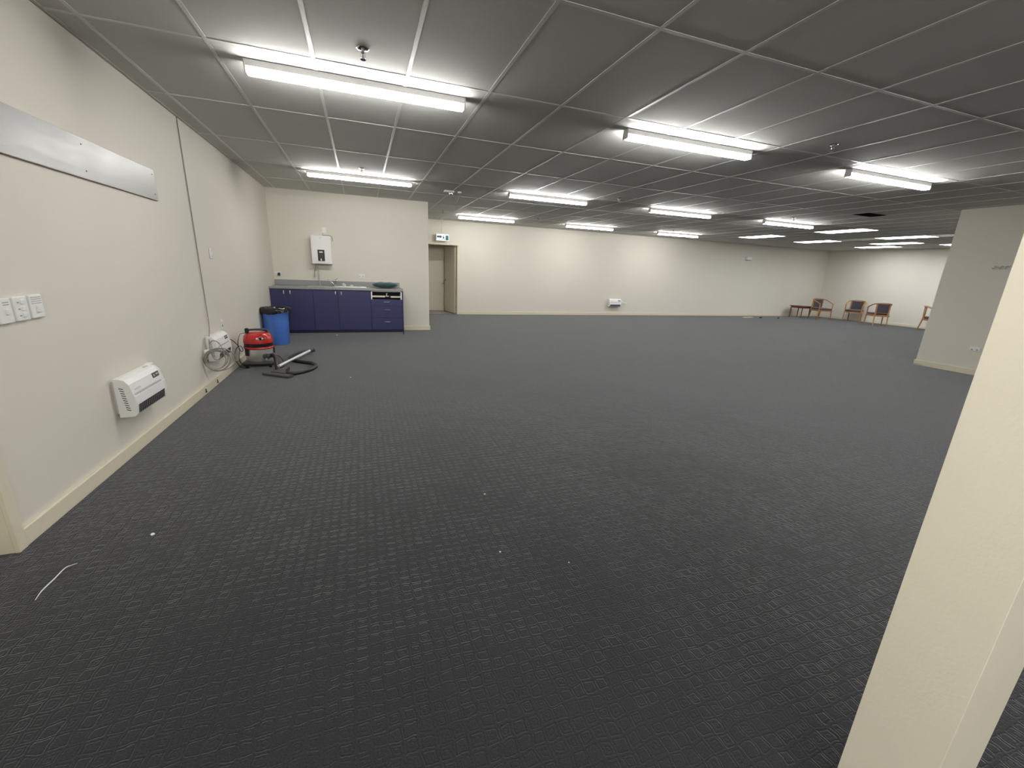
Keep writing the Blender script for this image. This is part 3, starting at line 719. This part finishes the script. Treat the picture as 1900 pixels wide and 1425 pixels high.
MB().cyl((-0.165, -0.028, -0.20), (-0.165, -0.028, -0.25), 0.014, n=12).cyl((-0.165, -0.0, -0.24), (-0.165, -0.055, -0.24), 0.011, n=12).build('stop_valve', STEEL, wh)
sw = switch_plate('switch_plate', (0.95, YK, 1.962), 0, 'white switch just above the water boiler', 'switch', 0.074, 0.114, 0.012, [('rocker', PLASTIC, -0.012, 0.012, -0.012, 0.012, 0.006)])
MB().tube([(-0.030, -0.006, -0.05), (-0.028, -0.02, -0.092), (0.03, -0.03, -0.090), (0.10, -0.03, -0.095), (0.138, -0.03, -0.12), (0.142, -0.02, -0.19)], 0.005, 6, sub=4).build('lead', CABLE, sw)
so = switch_plate('socket_plate', (0.075, YK, 1.112), 0, 'white socket with a black plug at the kitchenette corner', 'socket', 0.114, 0.072, 0.010, [('rocker', PLASTIC, -0.04, -0.02, 0.008, 0.024, 0.005)])
MB().box(0.0, 0.042, -0.055, -0.008, -0.03, 0.022, bev=0.008).build('plug', BLACK, so)
switch_plate('socket_plate', (1.590, YK, 1.122), 0, 'white double socket in the middle above the benchtop', 'socket', 0.122, 0.074, 0.010,
    [('rocker', PLASTIC, -0.045, -0.028, 0.010, 0.024, 0.005), ('rocker', PLASTIC, 0.028, 0.045, 0.010, 0.024, 0.005), ('socket_hole', GREYMARK, -0.042, -0.022, -0.022, -0.004, 0.001), ('socket_hole', GREYMARK, 0.022, 0.042, -0.022, -0.004, 0.001)])

# ------------------------------------------------------------------ bin with its liner
bi = empty('waste_bin', (0.205, 7.88, 0), 'tall blue plastic bin with a black liner by the cabinets', 'bin')
MB().lathe([(0.0, 0.0), (0.172, 0.0), (0.178, 0.012), (0.195, 0.560), (0.202, 0.565), (0.202, 0.575), (0.190, 0.575), (0.186, 0.550), (0.168, 0.03), (0.0, 0.03)], n=40).build('tub', BLUE, bi, smooth=True)
lb = MB(); rings = []
prof = [(0.10, 0.42), (0.166, 0.45), (0.180, 0.55), (0.190, 0.604), (0.203, 0.612), (0.214, 0.600), (0.219, 0.570), (0.216, 0.540), (0.213, 0.520)]
for j, (r, z) in enumerate(prof):
    ring = []
    for k in range(60):
        a = 2 * PI * k / 60
        out = max(0, j - 3) / 5
        wv = noise.noise(Vector((math.cos(a) * 3.5, math.sin(a) * 3.5, j * 0.35)))
        w2 = noise.noise(Vector((math.cos(a) * 9, math.sin(a) * 9, j * 0.6)))
        flare = 0.055 * out * max(0, math.cos(a + 0.25)) ** 5
        lift = 0.035 * out * max(0, math.cos(a + 0.25)) ** 3
        rr = r + out * (0.012 * wv + 0.010 * w2 + 0.006) + flare + (0.004 * w2 if j < 4 else 0)
        ring.append(Vector((rr * math.cos(a), rr * math.sin(a), z + lift + out * (0.022 * wv) + 0.008 * w2 * (1 if j > 1 else 0))))
    rings.append(ring)
lb.ring_loft(rings, caps=False)
lin = lb.build('bin_liner', BAG, bi, smooth=True)

# ------------------------------------------------------------------ vacuum cleaner
VX, VY = 0.265, 6.22
va = empty('vacuum_cleaner', (VX, VY, 0), 'red and steel drum vacuum cleaner with hose and wand', 'vacuum')
b = MB().box(-0.175, 0.185, -0.17, 0.17, 0.035, 0.085, bev=0.02, seg=3)
b.build('trolley', CHARCOAL, va, smooth=True)
for sx, sy in ((-1, -1), (1, -1), (-1, 1), (1, 1)):
    MB().cyl((sx * 0.135 - 0.012, sy * 0.13, 0.025), (sx * 0.135 + 0.012, sy * 0.13, 0.025), 0.025, n=16).build('caster', BLACK, va)
MB().lathe([(0.0, 0.07), (0.152, 0.07), (0.158, 0.08), (0.158, 0.250), (0.150, 0.255), (0.0, 0.255)], n=40).build('drum', DRUM, va, smooth=True)
MB().lathe([(0.150, 0.238), (0.172, 0.240), (0.180, 0.252), (0.176, 0.268), (0.150, 0.270)], n=40).build('rim_ring', RED, va, smooth=True)
MB().lathe([(0.0, 0.262), (0.160, 0.262), (0.168, 0.275), (0.168, 0.315), (0.0, 0.318)], n=40).build('motor_band', BLACK, va, smooth=True)
hd = MB(); rings = []
for r, z, sq in [(0.164, 0.308, 0.0), (0.174, 0.318, 0.1), (0.172, 0.360, 0.25), (0.166, 0.400, 0.35), (0.140, 0.432, 0.35), (0.095, 0.447, 0.2), (0.04, 0.450, 0)]:
    ring = []
    for k in range(40):
        a = 2 * PI * k / 40
        q = 1 + sq * 0.16 * (math.cos(4 * a) * -0.5)
        ring.append(Vector((r * q * math.cos(a), r * q * math.sin(a), z)))
    rings.append(ring)
hd.ring_loft(rings)
hdo = hd.build('motor_cover', RED, va, smooth=True)
MB().box(-0.032, 0.032, -0.005, 0.005, -0.018, 0.018, bev=0.003, mx=Matrix.Translation((0.075, -0.160, 0.385)) @ Matrix.Rotation(0.42, 4, 'Z') @ Matrix.Rotation(0.25, 4, 'X')).build('switch_recess', BLACK, hdo)
for dx in (-0.045, 0.012):
    MB().box(-0.012, 0.012, -0.007, 0.004, -0.010, 0.012, bev=0.003, mx=Matrix.Translation((0.070 + dx, -0.166 + dx * 0.42, 0.385)) @ Matrix.Rotation(0.42, 4, 'Z') @ Matrix.Rotation(0.25, 4, 'X')).build('rocker_switch', PLASTIC, hdo)
MB().tube([(-0.105, -0.05, 0.41), (-0.10, -0.045, 0.470), (-0.07, -0.035, 0.482), (0.02, 0.0, 0.480), (0.09, 0.025, 0.472), (0.125, 0.04, 0.425)], 0.016, 10, sub=4, flat=(1.3, 0.8)).build('carry_handle', CHARCOAL, va, smooth=True)
MB().box(-0.128, -0.085, -0.075, -0.025, 0.440, 0.505, bev=0.010).build('cord_hook', BLACK, va)
for a in (-2.35, 0.5):
    x, y = 0.168 * math.cos(a), 0.168 * math.sin(a)
    MB().box(-0.012, 0.014, -0.024, 0.024, 0.155, 0.262, bev=0.006, mx=Matrix.Translation((x, y, 0)) @ Matrix.Rotation(a, 4, 'Z')).build('latch', BLACK, va)
a = -0.95
ix, iy = 0.150 * math.cos(a), 0.150 * math.sin(a)
MB().cyl((ix, iy, 0.150), (ix + 0.055 * math.cos(a), iy + 0.055 * math.sin(a), 0.150), 0.036, n=20).cyl((ix + 0.03 * math.cos(a), iy + 0.03 * math.sin(a), 0.15), (ix + 0.10, iy - 0.02, 0.165), 0.026, n=16).build('hose_inlet', CHARCOAL, va, smooth=True)
MB().cyl((ix + 0.02, iy - 0.055, 0.118), (ix + 0.02, iy - 0.062, 0.118), 0.015, n=14).build('inlet_clip', STEEL, va)
def W_(x, y, z): return (x - VX, y - VY, z)
MB().tube([W_(0.43, 6.07, 0.165), W_(0.475, 6.02, 0.150), W_(0.500, 5.93, 0.075), W_(0.535, 5.80, 0.022), W_(0.63, 5.62, 0.022), W_(0.76, 5.60, 0.022), W_(0.885, 5.74, 0.022), W_(0.955, 5.93, 0.022),
           W_(0.905, 6.13, 0.022), W_(0.775, 6.24, 0.022), W_(0.64, 6.36, 0.022), W_(0.575, 6.55, 0.022), W_(0.615, 6.78, 0.022), W_(0.70, 6.92, 0.026), W_(0.79, 6.96, 0.040), W_(0.845, 6.90, 0.055)], 0.025, 10, sub=5).build('hose', RUBBER, va, smooth=True)
MB().tube([W_(0.535, 5.845, 0.062), W_(0.67, 6.36, 0.064)], 0.0185, 14).build('wand', SATIN, va, smooth=True)
MB().tube([W_(0.667, 6.345, 0.064), W_(0.795, 6.81, 0.066)], 0.0215, 14).build('wand_sleeve', SATIN, va, smooth=True)
MB().tube([W_(0.795, 6.81, 0.066), W_(0.835, 6.93, 0.070)], 0.021, 12).build('wand_grip', CHARCOAL, va, smooth=True)
# floor head, about 32 cm wide, lying across the end of the wand
fh = MB()
e0, e1 = Vector(W_(0.385, 5.645, 0)), Vector(W_(0.705, 5.415, 0))
n_ = Vector((0.23, 0.32, 0)).normalized()
def P(v, z): return Vector((v.x, v.y, z))
fh.ring_loft([[P(e0, 0.006), P(e1, 0.006), P(e1 + n_ * 0.075, 0.006), P(e0 + n_ * 0.075, 0.006)],
              [P(e0, 0.024), P(e1, 0.024), P(e1 + n_ * 0.078, 0.030), P(e0 + n_ * 0.078, 0.030)],
              [P(e0 + n_ * 0.012, 0.034), P(e1 + n_ * 0.012, 0.034), P(e1 + n_ * 0.06, 0.040), P(e0 + n_ * 0.06, 0.040)]])
fho = fh.build('floor_head', CHARCOAL, va)
mid = (e0 + e1) / 2; dd = (e1 - e0).normalized()
nk = MB()
nk.ring_loft([[P(mid - dd * 0.115 + n_ * 0.055, 0.012), P(mid + dd * 0.105 + n_ * 0.055, 0.012), P(mid + dd * 0.105 + n_ * 0.055, 0.046), P(mid - dd * 0.115 + n_ * 0.055, 0.046)],
              [P(mid - dd * 0.055 + n_ * 0.13, 0.018), P(mid + dd * 0.035 + n_ * 0.13, 0.018), P(mid + dd * 0.035 + n_ * 0.13, 0.070), P(mid - dd * 0.055 + n_ * 0.13, 0.070)],
              [P(mid - dd * 0.042 + n_ * 0.225, 0.038), P(mid + dd * 0.008 + n_ * 0.225, 0.038), P(mid + dd * 0.008 + n_ * 0.225, 0.086), P(mid - dd * 0.042 + n_ * 0.225, 0.086)]])
nk.build('head_neck', CHARCOAL, fho)
MB().box(-0.02, 0.02, -0.012, 0.012, 0, 0.03, bev=0.004, mx=Matrix.Translation(P(mid + dd * 0.075 + n_ * 0.155, 0.008))).build('foot_pedal', OFFWHITE, fho)
# power cord: wall socket by the heater, two slack loops, up to the motor cover
MB().tube([W_(0.045, 5.62, 0.462), W_(0.085, 5.72, 0.435), W_(0.11, 5.86, 0.345), W_(0.12, 5.89, 0.265), W_(0.115, 5.85, 0.20), W_(0.115, 5.88, 0.125), W_(0.13, 6.00, 0.050), W_(0.17, 6.03, 0.012),
           W_(0.10, 5.97, 0.03), W_(0.085, 5.87, 0.11), W_(0.085, 5.80, 0.18), W_(0.09, 5.79, 0.25), W_(0.095, 5.91, 0.305), W_(0.10, 6.05, 0.295), W_(0.105, 6.10, 0.23), W_(0.10, 6.03, 0.23),
           W_(0.09, 5.98, 0.31), W_(0.095, 5.99, 0.385), W_(0.105, 6.08, 0.445), W_(0.15, 6.15, 0.445)], 0.0042, 6, sub=6).build('power_cord', BLACK, va, smooth=True)
MB().tube([W_(0.44, 6.12, 0.15), W_(0.50, 6.16, 0.13), W_(0.55, 6.12, 0.06), W_(0.56, 6.05, 0.008), W_(0.50, 6.0, 0.006)], 0.0042, 6, sub=5).build('power_cord', BLACK, va, smooth=True)

# ------------------------------------------------------------------ tub armchairs
def make_chair():
    t = empty('armchair', (0, 0, 0), None, 'chair')
    rail = [(-0.255, -0.235, 0.610), (-0.268, -0.12, 0.650), (-0.272, 0.0, 0.690), (-0.255, 0.12, 0.735), (-0.205, 0.21, 0.765), (-0.11, 0.262, 0.778), (0, 0.278, 0.782)]
    rail = rail + [(-x, y, z) for x, y, z in reversed(rail[:-1])]
    MB().tube(rail, 0.020, 8, sub=3, flat=(1.15, 0.95)).build('arm_rail', OAK, t, smooth=True)
    for s in (-1, 1):
        MB().tube([(s * 0.262, -0.245, 0.0), (s * 0.248, -0.235, 0.36), (s * 0.255, -0.230, 0.605)], 0.020, 8, rads=[0.015, 0.021, 0.018], sub=3).build('leg', OAK, t, smooth=True)
        MB().tube([(s * 0.200, 0.300, 0.0), (s * 0.190, 0.240, 0.36), (s * 0.196, 0.222, 0.755)], 0.020, 8, rads=[0.015, 0.021, 0.018], sub=3).build('leg', OAK, t, smooth=True)
    MB().box(-0.245, 0.245, -0.245, -0.215, 0.325, 0.385).box(-0.245, -0.215, -0.215, 0.22, 0.325, 0.385).box(0.215, 0.245, -0.215, 0.22, 0.325, 0.385).box(-0.215, 0.215, 0.20, 0.235, 0.325, 0.385).build('seat_frame', OAK, t)
    MB().box(-0.243, 0.243, -0.262, 0.205, 0.375, 0.445, bev=0.028, seg=3).build('seat', FABRIC, t, smooth=True)
    bk = MB(); rings = []
    for k in range(9):
        x = -0.165 + 0.33 * k / 8
        yy = 0.250 - 0.9 * x * x
        rings.append([Vector((x, yy - 0.022, 0.455)), Vector((x, yy + 0.012, 0.455)), Vector((x, yy + 0.020, 0.755)), Vector((x, yy - 0.018, 0.755))])
    bk.ring_loft(rings); bk.build('backrest', FABRIC, t, smooth=True)
    for s in (-1, 1):
        MB().tube([(s * 0.172, 0.222, 0.38), (s * 0.175, 0.226, 0.755)], 0.012, 8, flat=(1.4, 0.8)).build('back_post', OAK, t)
    MB().tube([(-0.17, 0.222, 0.450), (0, 0.248, 0.450), (0.17, 0.222, 0.450)], 0.016, 8, sub=4, flat=(0.8, 1.3)).build('back_rail', OAK, t)
    return t
ch = make_chair()
def face(dx, dy): return math.atan2(dx, -dy)          # local front is -Y
for k, (x, y, d, lab) in enumerate([(18.28, 11.33, (-0.30, -0.95), 'timber armchair beside the small side table'),
        (19.27, 10.74, (-0.93, -0.36), 'timber armchair facing out with its back to the end wall'),
        (18.72, 9.62, (0.62, 0.78), 'timber armchair seen from behind, nearest the carpet'),
        (19.30, 8.36, (0.42, -0.91), 'timber armchair half hidden by the partition')]):
    o = ch if k == 0 else copy_tree(ch)
    o.location = (x, y, 0); o.rotation_euler.z = face(*d); o['label'] = lab; o['group'] = 'timber tub armchairs by the end wall'

ta = empty('side_table', (18.12, 12.02, 0), 'small red brown side table in the far corner', 'table', rotz=0.05)
MB().box(-0.27, 0.27, -0.27, 0.27, 0.440, 0.465, bev=0.004).build('tabletop', REDWOOD, ta)
MB().box(-0.24, 0.24, -0.24, -0.222, 0.375, 0.44).box(-0.24, 0.24, 0.222, 0.24, 0.375, 0.44).box(-0.24, -0.222, -0.222, 0.222, 0.375, 0.44).box(0.222, 0.24, -0.222, 0.222, 0.375, 0.44).build('apron', REDWOOD, ta)
for sx in (-1, 1):
    for sy in (-1, 1):
        MB().tube([(sx * 0.232, sy * 0.232, 0), (sx * 0.225, sy * 0.225, 0.44)], 0.024, 4, rads=[0.018, 0.028]).build('leg', REDWOOD, ta)

# ------------------------------------------------------------------ far wall and partition fittings
spk = empty('wall_sensor', (15.40, YB, 2.15), 'small white box high on the far wall near the corner', 'sensor')
MB().box(-0.12, 0.12, -0.10, 0, -0.06, 0.06, bev=0.012).build('housing', PLASTIC, spk)
MB().box(-0.10, 0.10, -0.085, -0.02, -0.066, -0.059).build('underside', CHARCOAL, spk)
hk = empty('coat_hook_rail', (XP, 3.845, 1.745), 'bent bracket with hooks on the grey partition', 'bracket', rotz=-PI / 2)
MB().box(-0.09, 0.09, -0.012, 0, -0.018, 0.022, bev=0.003).build('rail', WALL, hk)
for x in (-0.075, 0.01, 0.07):
    MB().tube([(x, -0.012, 0.0), (x, -0.045, -0.008), (x - 0.01, -0.055, -0.03), (x - 0.01, -0.04, -0.04)], 0.007, 6, sub=3).build('hook', STEEL, hk)
switch_plate('socket_plate', (XP, 3.835, 0.425), -PI / 2, 'white double socket low on the grey partition', 'socket', 0.13, 0.074, 0.012,
    [('socket_hole', GREYMARK, -0.045, -0.02, -0.022, -0.004, 0.001), ('socket_hole', GREYMARK, 0.02, 0.045, -0.022, -0.004, 0.001)])

# ------------------------------------------------------------------ litter on the carpet
th = MB().tube([(0.278, 1.930, 0.004), (0.270, 1.985, 0.005), (0.276, 2.05, 0.008), (0.279, 2.115, 0.010), (0.290, 2.14, 0.005), (0.305, 2.152, 0.003)], 0.0022, 6, sub=5, rads=[0.001, 0.0025, 0.0025, 0.0015, 0.0008])
tag(th.build('thread', PAPER, smooth=True), 'white thread lying on the carpet by the left door frame', 'thread')
def scrap(x, y, r, label, m=PAPER, name='paper_scrap', cat='scrap'):
    b = MB(); rings = []
    for j, (f, z) in enumerate(((1, 0.0), (1.05, 0.4), (0.5, 0.8))):
        rings.append([Vector((r * f * math.cos(a) * (1 + 0.25 * math.sin(3 * a + x)), r * f * math.sin(a) * (1 + 0.2 * math.cos(2 * a + y)), r * z)) for a in [2 * PI * k / 8 for k in range(8)]])
    b.ring_loft(rings)
    tag(b.build(name, m, loc=(x, y, 0.0)), label, cat, 'crumbs on the carpet')
scrap(0.523, 2.313, 0.009, 'white paper crumb on the carpet nearest the left wall')
scrap(2.255, 2.246, 0.005, 'tiny white crumb in the middle of the near carpet')
scrap(2.180, 1.690, 0.0045, 'tiny white crumb closest to the camera')
scrap(2.48, 1.52, 0.003, 'faint crumb right of the crumb closest to the camera')
scrap(1.081, 8.70, 0.014, 'white crumb at the foot of the blue cabinets')
scrap(1.40, 5.35, 0.008, 'faint white fleck right of the vacuum floor head')
b = MB().box(-0.30, 0.25, -0.05, 0.05, 0, 0.012)
tag(b.build('offcut', TRIM, loc=(15.35, 11.95, 0), rotz=0.15), 'pale offcut lying in front of the far skirting', 'offcut')
scrap(15.75, 11.75, 0.05, 'black scrap beside the pale offcut', BLACK, 'dark_scrap')
scrap(16.6, 11.7, 0.04, 'small black scrap left of the side table', BLACK, 'dark_scrap')
